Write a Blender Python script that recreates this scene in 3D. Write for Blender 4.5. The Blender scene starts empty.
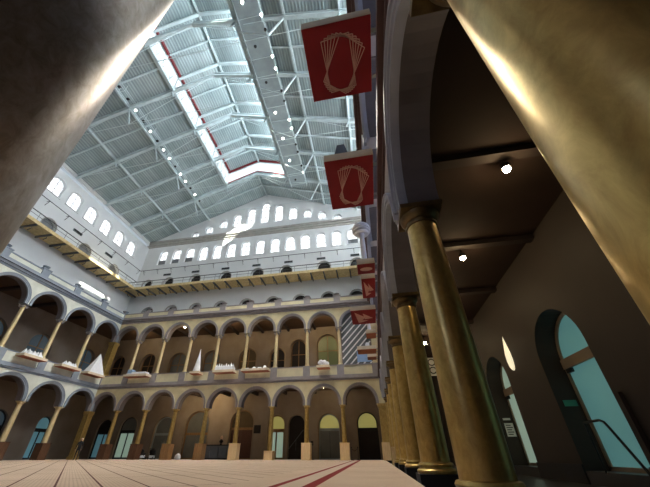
import bpy, bmesh, math, random
from mathutils import Vector, Matrix
random.seed(7)
sc = bpy.context.scene
col = sc.collection
PI = math.pi

# ------------------------------------------------------------------ materials
def new_mat(name):
    m = bpy.data.materials.new(name); m.use_nodes = True
    nt = m.node_tree
    return m, nt, nt.nodes['Principled BSDF']

def noise_col(nt, c1, c2, scale, detail=4, lo=.35, hi=.65, stretch=None):
    tc = nt.nodes.new('ShaderNodeTexCoord'); n = nt.nodes.new('ShaderNodeTexNoise')
    n.inputs['Scale'].default_value = scale; n.inputs['Detail'].default_value = detail
    src = tc.outputs['Object']
    if stretch:
        mp = nt.nodes.new('ShaderNodeMapping'); mp.inputs['Scale'].default_value = stretch
        nt.links.new(src, mp.inputs['Vector']); src = mp.outputs['Vector']
    nt.links.new(src, n.inputs['Vector'])
    r = nt.nodes.new('ShaderNodeValToRGB')
    r.color_ramp.elements[0].position = lo; r.color_ramp.elements[0].color = (*c1, 1)
    r.color_ramp.elements[1].position = hi; r.color_ramp.elements[1].color = (*c2, 1)
    nt.links.new(n.outputs['Fac'], r.inputs['Fac'])
    return r, n

def mat(name, c, rough=.7, c2=None, scale=1.2, metal=0., spec=.3, bump=0., bscale=8., stretch=None):
    m, nt, b = new_mat(name)
    b.inputs['Roughness'].default_value = rough
    b.inputs['Metallic'].default_value = metal
    b.inputs['Specular IOR Level'].default_value = spec
    c2 = c2 or tuple(x*.86 for x in c)
    r, n = noise_col(nt, c2, c, scale, stretch=stretch)
    nt.links.new(r.outputs['Color'], b.inputs['Base Color'])
    if bump:
        tc = nt.nodes.new('ShaderNodeTexCoord'); n2 = nt.nodes.new('ShaderNodeTexNoise'); n2.inputs['Scale'].default_value = bscale
        nt.links.new(tc.outputs['Object'], n2.inputs['Vector'])
        bp = nt.nodes.new('ShaderNodeBump'); bp.inputs['Strength'].default_value = bump; bp.inputs['Distance'].default_value = .02
        nt.links.new(n2.outputs['Fac'], bp.inputs['Height']); nt.links.new(bp.outputs['Normal'], b.inputs['Normal'])
    return m

def emit(name, c, s):
    m, nt, b = new_mat(name)
    b.inputs['Base Color'].default_value = (*c, 1)
    b.inputs['Emission Color'].default_value = (*c, 1)
    b.inputs['Emission Strength'].default_value = s
    b.inputs['Roughness'].default_value = .3
    return m

M = {}
M['cream'] = mat('cream plaster', (.72, .64, .40), .8)
M['pale'] = mat('plaster in bluish shadow', (.72, .75, .67), .8)  # left wall plaster, cool tone of bluish shadow mixed in
M['mould'] = mat('grey mauve moulding', (.32, .295, .30), .55, scale=2)
M['mouldshade'] = mat('moulding in bluish shadow', (.27, .315, .375), .55, scale=2)  # grey moulding tinted with the left side's bluish shadow
M['soffit'] = mat('darker arch soffit', (.15, .135, .14), .7)  # arch soffits darker than the mouldings around them
M['ringlit'] = mat('archivolt in bluish light', (.42, .45, .54), .45)  # bluish light on the right archivolts put into their colour
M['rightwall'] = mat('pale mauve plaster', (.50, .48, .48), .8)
M['rightmould'] = mat('shaded red brown moulding', (.12, .07, .065), .5)  # red brown moulding darkened for the shade on the right facade
M['panel'] = mat('parapet panel cream', (.70, .64, .43), .7)
M['tan'] = mat('gallery wall tan plaster', (.30, .235, .165), .8, scale=.6)
M['gallery'] = mat('gallery wall grey plaster', (.30, .25, .205), .7, (.24, .19, .145), scale=.5)
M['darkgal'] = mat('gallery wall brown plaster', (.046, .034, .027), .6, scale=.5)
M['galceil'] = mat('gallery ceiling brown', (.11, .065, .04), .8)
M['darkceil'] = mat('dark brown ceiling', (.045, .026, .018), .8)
M['beam'] = mat('dark beam', (.05, .035, .03), .7)
M['upper'] = mat('white upper wall', (.72, .74, .75), .85, (.66, .68, .70), scale=.3)
M['ledge'] = mat('ledge stone', (.42, .41, .38), .7)
M['catwood'] = mat('catwalk soffit boards', (.74, .58, .30), .7, (.58, .44, .22), scale=3)
M['dark'] = mat('black painted metal', (.02, .02, .022), .45)
M['stone'] = mat('dark floor stone', (.06, .055, .055), .35, scale=3)
M['steel'] = mat('white painted steel', (.60, .71, .74), .5)
M['steeld'] = mat('grey painted steel', (.30, .36, .38), .5)
M['red'] = mat('red painted steel', (.22, .03, .035), .5)
M['iron'] = mat('grey railing iron', (.12, .125, .135), .5)
M['mullion'] = mat('window bar grey', (.38, .41, .43), .5)
M['pane'] = emit('daylight window pane', (.92, .97, 1.), .5)
M['pane'].node_tree.nodes['Principled BSDF'].inputs['Base Color'].default_value = (.25, .28, .3, 1)
M['sidepane'] = emit('bright sky pane', (.93, .97, 1.), 12.)
M['skylight'] = emit('skylight pane', (.86, .95, 1.), .28)
M['skylight'].node_tree.nodes['Principled BSDF'].inputs['Base Color'].default_value = (.3, .33, .35, 1)
M['nearpane'] = emit('blue daylight window glass', (.55, .67, 1.), .8)
M['skyright'] = emit('bright skylight pane', (.9, .96, 1.), 4.)
M['blind'] = mat('grey roller blind', (.20, .21, .22), .8)
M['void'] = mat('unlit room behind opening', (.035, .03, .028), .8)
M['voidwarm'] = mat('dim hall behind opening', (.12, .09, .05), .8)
M['wood'] = mat('varnished oak', (.33, .19, .085), .45, (.22, .12, .05), scale=5, stretch=(4, 4, .4))
M['woodtan'] = mat('pale oak', (.80, .62, .36), .5, (.68, .50, .27), scale=5, stretch=(4, 4, .4))
M['brownbox'] = mat('dark walnut', (.12, .06, .035), .5, (.08, .04, .02), scale=5, stretch=(4, 4, .4))
M['door'] = mat('dark red wooden door', (.10, .045, .035), .5, scale=3)
M['paper'] = mat('white paper', (.85, .87, .90), .8, (.78, .80, .84), scale=4)
M['paperblue'] = mat('pale blue paper', (.30, .45, .68), .8)
M['greymodel'] = mat('grey card', (.16, .18, .20), .7)
M['trayedge'] = mat('tray cream edge', (.72, .62, .45), .7)
M['trayred'] = mat('tray red underside', (.27, .012, .02), .6, (.23, .010, .016))
M['traywood'] = mat('tray orange wood underside', (.42, .14, .07), .6)
M['graphic'] = mat('pale red line print', (.70, .44, .38), .7)
M['skin'] = mat('skin', (.60, .38, .28), .6)
M['cloth'] = mat('dark cloth', (.018, .018, .022), .9)
M['greyhair'] = mat('white hair', (.75, .74, .70), .8)
M['sign'] = mat('white sign board', (.88, .87, .83), .7)
M['ink'] = mat('black print', (.02, .02, .02), .7)
M['blueglass'] = emit('blue daylight glass door', (.16, .36, .43), .06)
M['tealglass'] = emit('teal daylight glass', (.15, .38, .38), .08)
M['greenglass'] = emit('green lit glass', (.40, .55, .44), .10)
M['dimglass'] = emit('dim blue window glass', (.06, .09, .11), .08)
M['greydoor'] = mat('grey door panel', (.16, .17, .165), .6)
M['bulb'] = emit('warm bulb', (1., .80, .45), 40.)
M['spotlit'] = emit('white lit lamp face', (1., .93, .80), 8.)
M['light_patch'] = emit('glowing wall light patch', (1., .90, .62), .2)  # glow of the wall light patch, not a lamp
M['exitgreen'] = mat('green sign', (.05, .28, .20), .6)
M['yellow'] = emit('yellow lit plaster lamp glow glass', (.45, .42, .13), .10)

def gold_mat(name, dark, light, rough=.3, metal=.75):
    m, nt, b = new_mat(name)
    b.inputs['Metallic'].default_value = metal
    b.inputs['Specular IOR Level'].default_value = .6
    r, n = noise_col(nt, dark, light, 6., 12, .32, .68, (1, 1, .6)); n.inputs['Roughness'].default_value = .68; n.inputs['Distortion'].default_value = .6
    nt.links.new(r.outputs['Color'], b.inputs['Base Color'])
    tc = nt.nodes.new('ShaderNodeTexCoord'); n2 = nt.nodes.new('ShaderNodeTexNoise')
    n2.inputs['Scale'].default_value = 7; n2.inputs['Detail'].default_value = 6; n2.inputs['Roughness'].default_value = .55
    nt.links.new(tc.outputs['Object'], n2.inputs['Vector'])
    mr = nt.nodes.new('ShaderNodeMapRange'); mr.inputs['To Min'].default_value = rough-.06; mr.inputs['To Max'].default_value = rough+.10
    nt.links.new(n2.outputs['Fac'], mr.inputs['Value']); nt.links.new(mr.outputs['Result'], b.inputs['Roughness'])
    bp = nt.nodes.new('ShaderNodeBump'); bp.inputs['Strength'].default_value = .03; bp.inputs['Distance'].default_value = .002
    nt.links.new(n2.outputs['Fac'], bp.inputs['Height']); nt.links.new(bp.outputs['Normal'], b.inputs['Normal'])
    return m
M['gold'] = gold_mat('bronze gold paint', (.42, .28, .085), (.66, .48, .17), .31, .72)
M['bronze'] = gold_mat('darker capital bronze', (.12, .08, .035), (.19, .13, .055), .35, .7)  # right colonnade capitals, darker than their shafts
M['goldpale'] = gold_mat('pale gold paint', (.62, .50, .26), (.74, .62, .36), .45, .3)
M['marble'] = gold_mat('polished tan marble paint', (.20, .15, .11), (.36, .30, .26), .36, .85)

def carpet_mat():
    m, nt, b = new_mat('woven carpet floor')
    N = nt.nodes; L = nt.links
    tc = N.new('ShaderNodeTexCoord'); sep = N.new('ShaderNodeSeparateXYZ'); L.new(tc.outputs['Object'], sep.inputs[0])
    def math_(op, a, bb=None, c=None):
        n = N.new('ShaderNodeMath'); n.operation = op
        for i, v in enumerate((a, bb, c)):
            if v is None: continue
            if isinstance(v, (int, float)): n.inputs[i].default_value = v
            else: L.new(v, n.inputs[i])
        return n.outputs[0]
    X, Y = sep.outputs[0], sep.outputs[1]
    s = math_('ADD', X, Y); d = math_('SUBTRACT', X, Y)
    def line(v, per, w, off=0.):
        t = math_('FRACT', math_('DIVIDE', math_('ADD', v, 1000.*per+off), per))
        return math_('LESS_THAN', t, w/per)
    g1 = line(s, .90, .050, .10)
    g2 = line(d, 4.5, .05)
    fine = math_('ADD', line(s, .09, .035), line(d, .09, .035))
    mix1 = N.new('ShaderNodeMix'); mix1.data_type = 'RGBA'
    r, n = noise_col(nt, (.66, .50, .37), (.76, .59, .45), .5)
    mix1.inputs[7].default_value = (.52, .38, .29, 1)
    L.new(r.outputs['Color'], mix1.inputs[6]); L.new(math_('MULTIPLY', fine, .45), mix1.inputs[0])
    mix2 = N.new('ShaderNodeMix'); mix2.data_type = 'RGBA'
    mix2.inputs[7].default_value = (.15, .07, .06, 1)
    region = math_('LESS_THAN', X, -2.6)
    L.new(mix1.outputs[2], mix2.inputs[6]); L.new(math_('MULTIPLY', math_('MAXIMUM', g1, g2), region), mix2.inputs[0])
    # two red stripes with a pale band between them
    xs = math_('ADD', X, math_('MULTIPLY', Y, .022))
    def band(a, bb): return math_('MULTIPLY', math_('GREATER_THAN', xs, a), math_('LESS_THAN', xs, bb))
    red = math_('MAXIMUM', band(-1.68, -1.54), band(-1.14, -.92))
    pale = math_('MAXIMUM', band(-1.80, -1.68), band(-1.54, -1.14))
    mix3 = N.new('ShaderNodeMix'); mix3.data_type = 'RGBA'; mix3.inputs[7].default_value = (.66, .55, .44, 1)
    L.new(mix2.outputs[2], mix3.inputs[6]); L.new(math_('MULTIPLY', pale, .6), mix3.inputs[0])
    mix4 = N.new('ShaderNodeMix'); mix4.data_type = 'RGBA'; mix4.inputs[7].default_value = (.27, .035, .035, 1)
    L.new(mix3.outputs[2], mix4.inputs[6]); L.new(red, mix4.inputs[0])
    L.new(mix4.outputs[2], b.inputs['Base Color'])
    b.inputs['Roughness'].default_value = .95; b.inputs['Specular IOR Level'].default_value = .1
    return m
M['carpet'] = carpet_mat()
m, nt, b = new_mat('clear roof glass')
tr = nt.nodes.new('ShaderNodeBsdfTransparent'); tr.inputs[0].default_value = (.92, .95, .96, 1)
nt.links.new(tr.outputs[0], nt.nodes['Material Output'].inputs['Surface']); M['clear'] = m

def deck_mat():
    m, nt, b = new_mat('corrugated roof deck')
    N = nt.nodes; L = nt.links
    tc = N.new('ShaderNodeTexCoord'); w = N.new('ShaderNodeTexWave'); w.bands_direction = 'X'; w.inputs['Scale'].default_value = .9
    w.inputs['Distortion'].default_value = 0
    L.new(tc.outputs['Object'], w.inputs['Vector'])
    r, n = noise_col(nt, (.32, .45, .48), (.47, .60, .63), .35, 6)
    n3 = N.new('ShaderNodeTexNoise'); mp = N.new('ShaderNodeMapping'); mp.inputs['Scale'].default_value = (4, .12, .5)
    L.new(tc.outputs['Object'], mp.inputs[0]); L.new(mp.outputs[0], n3.inputs['Vector']); n3.inputs['Scale'].default_value = 1.
    mx = N.new('ShaderNodeMix'); mx.data_type = 'RGBA'; mx.blend_type = 'MULTIPLY'; mx.inputs[0].default_value = .6
    L.new(r.outputs['Color'], mx.inputs[6]); L.new(n3.outputs['Fac'], mx.inputs[7])
    mx2 = N.new('ShaderNodeMix'); mx2.data_type = 'RGBA'; mx2.blend_type = 'MULTIPLY'; mx2.inputs[0].default_value = .35
    L.new(mx.outputs[2], mx2.inputs[6]); L.new(w.outputs['Color'], mx2.inputs[7])
    gn = N.new('ShaderNodeGamma'); gn.inputs[1].default_value = .75
    L.new(mx2.outputs[2], gn.inputs[0]); L.new(gn.outputs[0], b.inputs['Base Color'])
    bp = N.new('ShaderNodeBump'); bp.inputs['Strength'].default_value = .6; bp.inputs['Distance'].default_value = .08
    L.new(w.outputs['Fac'], bp.inputs['Height']); L.new(bp.outputs['Normal'], b.inputs['Normal'])
    b.inputs['Roughness'].default_value = .6
    return m
M['deck'] = deck_mat()

# ------------------------------------------------------------------ mesh builder
class MB:
    def __init__(s): s.v = []; s.f = []; s.sm = []
    def add(s, vs, fs, smooth=False):
        o = len(s.v); s.v += [tuple(p) for p in vs]
        for f in fs: s.f.append([i+o for i in f]); s.sm.append(smooth)
    def hexa(s, p):   # 8 points: bottom 4, top 4
        s.add(p, [(3,2,1,0),(4,5,6,7),(0,1,5,4),(1,2,6,5),(2,3,7,6),(3,0,4,7)])
    def box(s, x0, y0, z0, x1, y1, z1, F=None):
        p = [(x0,y0,z0),(x1,y0,z0),(x1,y1,z0),(x0,y1,z0),(x0,y0,z1),(x1,y0,z1),(x1,y1,z1),(x0,y1,z1)]
        if F: p = [F(*q) for q in p]
        s.hexa(p); return s
    def beam(s, a, b, w, h, up=(0,0,1)):
        a = Vector(a); b = Vector(b); d = (b-a).normalized(); u = Vector(up)
        sd = d.cross(u).normalized(); u = sd.cross(d).normalized()
        p = []
        for q in (a, b):
            p += [q-sd*w/2-u*h/2, q+sd*w/2-u*h/2, q+sd*w/2+u*h/2, q-sd*w/2+u*h/2]
        s.add(p, [(0,1,2,3),(7,6,5,4),(0,4,5,1),(1,5,6,2),(2,6,7,3),(3,7,4,0)]); return s
    def tube(s, pts, r, n=8):
        pts = [Vector(p) for p in pts]; rings = []
        for i, p in enumerate(pts):
            d = (pts[min(i+1, len(pts)-1)]-pts[max(i-1, 0)]).normalized()
            u = Vector((0,0,1)) if abs(d.z) < .9 else Vector((1,0,0))
            a = d.cross(u).normalized(); b = a.cross(d)
            rr = r[i] if isinstance(r, (list, tuple)) else r
            rings.append([p+(a*math.cos(2*PI*k/n)+b*math.sin(2*PI*k/n))*rr for k in range(n)])
        vs = [q for R in rings for q in R]; fs = []
        for i in range(len(pts)-1):
            for k in range(n):
                fs.append((i*n+k, i*n+(k+1)%n, (i+1)*n+(k+1)%n, (i+1)*n+k))
        s.add(vs, fs, True); e = (len(pts)-1)*n
        s.add(rings[0], [tuple(range(n))[::-1]]); s.add(rings[-1], [tuple(range(n))]); return s
    def lathe(s, prof, c=(0,0,0), n=32, smooth=True):
        vs = []; fs = []
        for r, z in prof:
            for k in range(n):
                vs.append((c[0]+r*math.cos(2*PI*k/n), c[1]+r*math.sin(2*PI*k/n), c[2]+z))
        for i in range(len(prof)-1):
            for k in range(n):
                fs.append((i*n+k, i*n+(k+1)%n, (i+1)*n+(k+1)%n, (i+1)*n+k))
        s.add(vs, fs, smooth)
        e = (len(prof)-1)*n
        s.add(vs[:n], [tuple(range(n))[::-1]]); s.add(vs[e:], [tuple(range(n))]); return s
    def prism(s, poly, F, v0, v1):   # poly of (u,z)
        n = len(poly)
        vs = [F(u, v0, z) for u, z in poly]+[F(u, v1, z) for u, z in poly]
        s.add(vs, [tuple(range(n)), tuple(range(2*n-1, n-1, -1))]+[(k, k+n, (k+1)%n+n, (k+1)%n) for k in range(n)]); return s
    def build(s, name, m, parent=None, loc=None):
        me = bpy.data.meshes.new(name); me.from_pydata(s.v, [], s.f); me.update()
        bm = bmesh.new(); bm.from_mesh(me)
        bmesh.ops.remove_doubles(bm, verts=bm.verts, dist=1e-5)
        bmesh.ops.recalc_face_normals(bm, faces=bm.faces)
        bm.to_mesh(me); bm.free()
        if any(s.sm):
            for p in me.polygons: p.use_smooth = True
            try: me.set_sharp_from_angle(angle=math.radians(35))
            except Exception: pass
        me.materials.append(M[m] if isinstance(m, str) else m)
        o = bpy.data.objects.new(name, me); col.objects.link(o)
        if loc: o.location = loc
        if parent: o.parent = parent
        return o

def struct(o): o['kind'] = 'structure'; return o
def tag(o, label, cat, group=None):
    o['label'] = label; o['category'] = cat; o['kind'] = 'thing'
    if group: o['group'] = group
    return o
def empty(name, loc=(0,0,0), rz=0):
    o = bpy.data.objects.new(name, None); col.objects.link(o); o.location = loc; o.rotation_euler = (0, 0, rz); return o
def copy_tree(o, parent=None):
    c = o.copy(); col.objects.link(c)
    if parent: c.parent = parent
    for ch in list(o.children): copy_tree(ch, c)
    return c
ORD = ['first','second','third','fourth','fifth','sixth','seventh','eighth','ninth','tenth','eleventh','twelfth','thirteenth','fourteenth','fifteenth','sixteenth','seventeenth','eighteenth','nineteenth','twentieth']

# ------------------------------------------------------------------ key dimensions (metres)
FARY, LEFX, RIGX = 34.70, -34.25, 1.05        # hall faces of the arcades
BFAR, BLEF, BRIG = 40.70, -40.25, 6.60        # gallery back walls = upper walls
TH = .76
GZ = -.36
YN = -9.0                                      # where the built part of the hall ends behind the camera
def FF(u, v, z): return (u, FARY+v, z)
def FL(u, v, z): return (LEFX-v, u, z)
def FR(u, v, z): return (RIGX+v, u, z)
def BF(u, v, z): return (u, BFAR+v, z)
def BL(u, v, z): return (BLEF-v, u, z)
def BR(u, v, z): return (BRIG+v, u, z)
FARC = [-34.63+3.93*i for i in range(9)]+[.74]
LEFC = [35.08-4.279*j for j in range(11)]
RIGC = [1.07+4.279*k for k in range(-2, 9)]

def arc_pts(uc, hw, zs, n=20):
    return [(uc-hw*math.cos(PI*k/n), zs+hw*math.sin(PI*k/n)) for k in range(n+1)]

def arch_wall(mb, F, u0, u1, z0, z1, ops, th):
    """solid wall u0..u1 x z0..z1 with round-headed openings (uc, hw, zbottom, zspring)"""
    ops = sorted(ops); cur = u0
    for i, (uc, hw, zb, zs) in enumerate(ops):
        if uc-hw > cur+1e-4: mb.box(cur, 0, z0, uc-hw, th, z1, F)
        if zb > z0+1e-4: mb.box(uc-hw, 0, z0, uc+hw, th, zb, F)
        pts = arc_pts(uc, hw, zs)
        for a, b in zip(pts[:-1], pts[1:]):
            p = []
            for q in ((a[0], a[1]), (b[0], b[1]), (b[0], z1), (a[0], z1)):
                p.append(q)
            mb.prism(p, F, 0, th)
        cur = uc+hw
    if u1 > cur+1e-4: mb.box(cur, 0, z0, u1, th, z1, F)
    return mb

def arch_ring(mb, F, uc, zs, r0, r1, v0, v1, leg, n=20):
    a = arc_pts(uc, r0, zs, n); b = arc_pts(uc, r1, zs, n)
    for i in range(n):
        mb.prism([a[i], a[i+1], b[i+1], b[i]], F, v0, v1)
    if leg < zs-1e-3:
        mb.box(uc-r1, v0, leg, uc-r0, v1, zs, F); mb.box(uc+r0, v0, leg, uc+r1, v1, zs, F)

trim_no = [0]; win_no = [0]; door_no = [0]
def trim(mb, m):
    trim_no[0] += 1; return struct(mb.build('trim_%d' % trim_no[0], m))

# ------------------------------------------------------------------ floor
struct(MB().box(LEFX-.9, YN, -.3, .70, 35.6, 0).build('floor', 'carpet'))
struct(MB().box(.70, YN, -.6, BRIG+3, BFAR+4, GZ).build('floor_right_gallery', 'stone'))
struct(MB().box(BLEF-3, 35.6, -.3, .70, BFAR+4, -.01).build('floor_far_gallery', 'stone'))
struct(MB().box(BLEF-3, YN, -.3, LEFX-.9, 35.6, -.01).build('floor_left_gallery', 'stone'))

# ------------------------------------------------------------------ arcades (walls, archivolts, cornices, parapets)
def arcade(side, F, cols, umin, umax, wallmat, mould, ring=None):
    ring = ring or mould
    hwf = .36
    def ops(zb, zs, extra=0):
        return [((a+b)/2, abs(b-a)/2-hwf, zb, zs) for a, b in zip(cols[:-1], cols[1:])]
    cs = sorted(cols)
    lo = ops(4.95, 4.99 if side == 'right' else 5.22); hi = ops(13.56, 13.88)
    struct(arch_wall(MB(), F, umin, umax, 4.95, 7.95, lo, TH).build('wall_%s_ground_arcade' % side, wallmat))
    struct(arch_wall(MB(), F, umin, umax, 13.56, 16.2, hi, TH).build('wall_%s_upper_arcade' % side, wallmat))
    for (oo, leg) in ((lo, 4.95), (hi, 13.56)):
        for uc, hw, zb, zs in oo:
            mb = MB()
            arch_ring(mb, F, uc, zs, hw-.012, hw+.09, -.05, .14, leg)
            arch_ring(mb, F, uc, zs, hw+.09, hw+.20, -.09, .10, leg)
            arch_ring(mb, F, uc, zs, hw+.20, hw+.27, -.14, .05, leg)
            trim(mb, ring)
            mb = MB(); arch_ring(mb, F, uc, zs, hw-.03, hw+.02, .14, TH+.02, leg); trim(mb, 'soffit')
    # string course between the storeys
    mb = MB()
    for z0, z1, v in ((7.42, 7.60, -.07), (7.60, 7.82, -.20), (7.82, 7.98, -.13)):
        mb.box(umin, v, z0, umax, TH, z1, F)
    trim(mb, mould)
    # parapet band of the second storey
    struct(MB().box(umin, .05, 7.98, umax, TH-.05, 9.0, F).build('wall_%s_lower_parapet' % side, 'panel' if side != 'left' else wallmat))
    mb = MB().box(umin, -.02, 8.98, umax, TH, 9.08, F)
    for c in cs: mb.box(c-.40, -.06, 7.98, c+.40, TH+.05, 9.10, F)
    trim(mb, mould)
    # main cornice under the open balcony
    mb = MB()
    for z0, z1, v in ((16.1, 16.3, -.08), (16.3, 16.55, -.22), (16.55, 16.75, -.42), (16.75, 16.92, -.34)):
        mb.box(umin, v, z0, umax, TH, z1, F)
    trim(mb, mould)
    struct(MB().box(umin, 0, 16.92, umax, TH-.2, 17.6, F).build('wall_%s_upper_parapet' % side, 'panel' if side != 'left' else wallmat))
    mb = MB().box(umin, -.05, 17.55, umax, TH-.15, 17.68, F)
    for c in cs:
        mb.box(c-.42, -.10, 16.92, c+.42, TH-.1, 17.74, F)
        mb.box(c-.52, -.16, 17.74, c+.52, TH-.04, 17.86, F)
        p = F(c, .3, 17.86)
        mb.lathe([(.34, 0), (.22, .08), (.16, .16), (.30, .26), (.36, .36), (.2, .40)], p, 12)
    trim(mb, mould)

arcade('far', FF, FARC, LEFX-.76, RIGX+.4, 'cream', 'mould')
arcade('left', FL, LEFC, YN, FARY+.0, 'pale', 'mouldshade')
arcade('right', FR, RIGC, YN, FARY+.0, 'rightwall', 'rightmould', 'ringlit')

# ------------------------------------------------------------------ columns
def make_column(name, z0, z1, r, base='torus', pl=.16, cap=None, ped=0., pedw=.6, shaft='gold', pedmat='woodtan', ionic=False, n=28, facing='y'):
    """z0 floor, z1 underside of the arch impost"""
    root = empty(name, (0, 0, z0)); H = z1-z0; zb = ped
    if ped:
        mb = MB().box(-pedw, -pedw, 0, pedw, pedw, ped-.06).box(-pedw-.03, -pedw-.03, ped-.06, pedw+.03, pedw+.03, ped)
        mb.build('pedestal', pedmat, root)
    if base == 'torus':
        MB().box(-r*1.34, -r*1.34, 0, r*1.34, r*1.34, pl).build('plinth', 'dark', root)
        prof = [(r*1.28, .16), (r*1.33, .19), (r*1.33, .235), (r*1.24, .265), (r*1.13, .28), (r*1.12, .30), (r*1.18, .32), (r*1.20, .35), (r*1.14, .385), (r*1.03, .40)]
        MB().lathe([(rr, zz-.16+pl) for rr, zz in prof], n=n).build('base', shaft, root); zb = pl+.24
    elif base == 'small':
        MB().lathe([(r*1.4, 0), (r*1.42, .08), (r*1.2, .14), (r*1.25, .22), (r*1.05, .26)], n=n).build('base', shaft, root); zb = .26
    ct = H-.42
    prof = []
    for k in range(13):
        t = k/12; prof.append((r*(1-.17*t**1.6), zb+(ct-zb)*t))
    MB().lathe(prof, n=n).build('shaft', shaft, root)
    rt = r*.83; mb = MB()
    mb.lathe([(rt, ct), (rt*1.10, ct+.01), (rt*1.12, ct+.05), (rt*1.0, ct+.07), (rt*1.0, ct+.13), (rt*1.14, ct+.15), (rt*1.34, ct+.24), (rt*1.38, ct+.29), (rt*1.3, ct+.31)], n=n)
    mb.build('capital', cap or shaft, root)
    if ionic:
        mv = MB()
        for sx in (-1, 1):
            if facing == 'y': mv.tube([(sx*rt*1.30, -rt*1.2, ct+.20), (sx*rt*1.30, rt*1.2, ct+.20)], .13, 14)
            else: mv.tube([(-rt*1.2, sx*rt*1.30, ct+.20), (rt*1.2, sx*rt*1.30, ct+.20)], .13, 14)
        mv.build('volute', 'mould', root)
    MB().box(-rt*1.42, -rt*1.42, H-.11, rt*1.42, rt*1.42, H).build('abacus', 'mould' if ionic else (cap or shaft), root)
    return root

GF = 'ground floor columns of the far arcade'
for i in range(1, 9):
    ped = .80 if i == 6 else 1.48
    pm = 'brownbox' if i <= 2 else ('wood' if i <= 4 else 'woodtan')
    c = make_column('arcade_column', 0, 4.95, .245, 'none', .16, None, ped, .46, 'gold', pm, n=20)
    c.location = (FARC[i], 35.08, 0)
    how = 'on a dark brown box' if i <= 2 else ('on a brown wooden box' if i <= 4 else ('on a low tan box' if i == 6 else 'on a tall tan box'))
    tag(c, '%s gold column from the left, far ground arcade, %s' % (ORD[i-1], how), 'column', GF)
def corner_pier(name, x, y, z0, z1, w, m, label, ped=0):
    root = empty(name, (x, y, z0)); H = z1-z0
    mb = MB().box(-w, -w, 0, w, w, H-.4); mb.build('shaft', m, root)
    MB().box(-w*1.1, -w*1.1, H-.4, w*1.1, w*1.1, H-.3).box(-w*1.22, -w*1.22, H-.3, w*1.22, w*1.22, H).build('capital', m, root)
    MB().box(-w*1.25, -w*1.25, 0, w*1.25, w*1.25, ped or .3).build('base', 'woodtan' if ped else m, root)
    tag(root, label, 'pier'); return root
corner_pier('corner_pier', -34.63, 35.08, 0, 4.95, .34, 'gold', 'square bronze pier at the far left corner of the ground arcade')
corner_pier('corner_pier', -34.63, 35.08, 9.10, 13.56, .40, 'gold', 'square bronze pier at the far left corner of the second storey arcade')
corner_pier('corner_pier', .98, 35.10, 0, 4.95, .42, 'gold', 'square gold pier where far arcade meets right colonnade, on a tan box', 1.48)
corner_pier('corner_pier', .98, 35.10, 9.10, 13.56, .40, 'goldpale', 'square pale pier at the right end of the far second storey arcade')
src = None
for i in range(1, 9):
    if src is None:
        src = make_column('balcony_column', 9.10, 13.56, .205, 'small', shaft='goldpale', ionic=True, n=18); c = src
    else: c = copy_tree(src)
    c.location = (FARC[i], 35.08, 9.10)
    tag(c, '%s pale gold column from the left on the far second storey' % ORD[i-1], 'column', 'second storey columns of the far arcade')
src = None; src2 = None
for j in range(1, 8):
    if src is None:
        src = make_column('arcade_column', 0, 4.95, .245, 'none', .16, None, 1.48, .46, 'goldpale', 'brownbox', n=20); c = src
        src2 = make_column('balcony_column', 9.10, 13.56, .205, 'small', shaft='goldpale', ionic=True, n=18, facing='x'); c2 = src2
    else: c = copy_tree(src); c2 = copy_tree(src2)
    c.location = (-34.63, LEFC[j], 0); c2.location = (-34.63, LEFC[j], 9.10)
    tag(c, '%s column of the left ground arcade counted from the far corner pier' % ORD[j-1], 'column', 'ground floor columns of the left arcade')
    tag(c2, '%s slim column of the left second storey counted from the far corner pier' % ORD[j-1], 'column', 'second storey columns of the left arcade')
for k, y in enumerate(RIGC):
    kk = k-2
    if kk < 0 or kk > 7: continue
    ped = 0
    if kk >= 6: c = make_column('colonnade_column', GZ, 4.95, .33, 'none', .16, 'bronze', (.95-GZ) if kk == 6 else 0, .40, 'gold', 'woodtan', n=24)
    else: c = make_column('colonnade_column', GZ, 4.95, .36 if kk else .43, 'torus', .27 if kk < 2 else .40, 'bronze', 0, 0, 'gold', n=40 if kk < 3 else 28)
    c.location = (RIGX+.38, y, GZ)
    lab = ['huge bronze column nearest the viewer, cropped by the top right edge',
           'largest full gold column of the right colonnade, with base and capital in view',
           'second full gold column of the right colonnade behind the largest one',
           'third full gold column of the right colonnade with round moulded base',
           'fourth full gold column of the right colonnade with round moulded base',
           'fifth full gold column of the right colonnade, last with a round base',
           'gold column on a tan box just past the round based columns',
           'thin gold column without a box next to the corner pier, end of right colonnade'][kk]
    tag(c, lab, 'column', 'ground floor columns of the right colonnade')

# giant column left of the camera
gc = empty('giant_column', (-4.75, 1.07, 0))
MB().lathe([(1.52, 0), (1.52, .5)], n=48).build('plinth', 'stone', gc)
MB().lathe([(1.46, .5), (1.52, .62), (1.52, .80), (1.42, .92), (1.34, 1.0), (1.33, 1.15), (1.42, 1.25), (1.40, 1.4), (1.26, 1.5)], n=64).build('base', 'marble', gc)
MB().lathe([(1.24-.16*(k/14)**1.7, 1.5+18.5*k/14) for k in range(15)], n=96).build('shaft', 'marble', gc)
mb = MB().lathe([(1.08, 20), (1.15, 20.05), (1.15, 20.2), (1.05, 20.3), (1.1, 21), (1.35, 22), (1.55, 22.4)], n=32)
for row, (r0, zz, hh) in enumerate(((1.12, 20.4, .9), (1.2, 21.1, 1.0))):
    for k in range(10):
        a = 2*PI*(k+.5*row)/10; ca, sa = math.cos(a), math.sin(a)
        mb.tube([(ca*r0, sa*r0, zz), (ca*(r0+.1), sa*(r0+.1), zz+hh*.6), (ca*(r0+.35), sa*(r0+.35), zz+hh*.95), (ca*(r0+.42), sa*(r0+.42), zz+hh*.8)], [.2, .2, .12, .04], 8)
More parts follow.
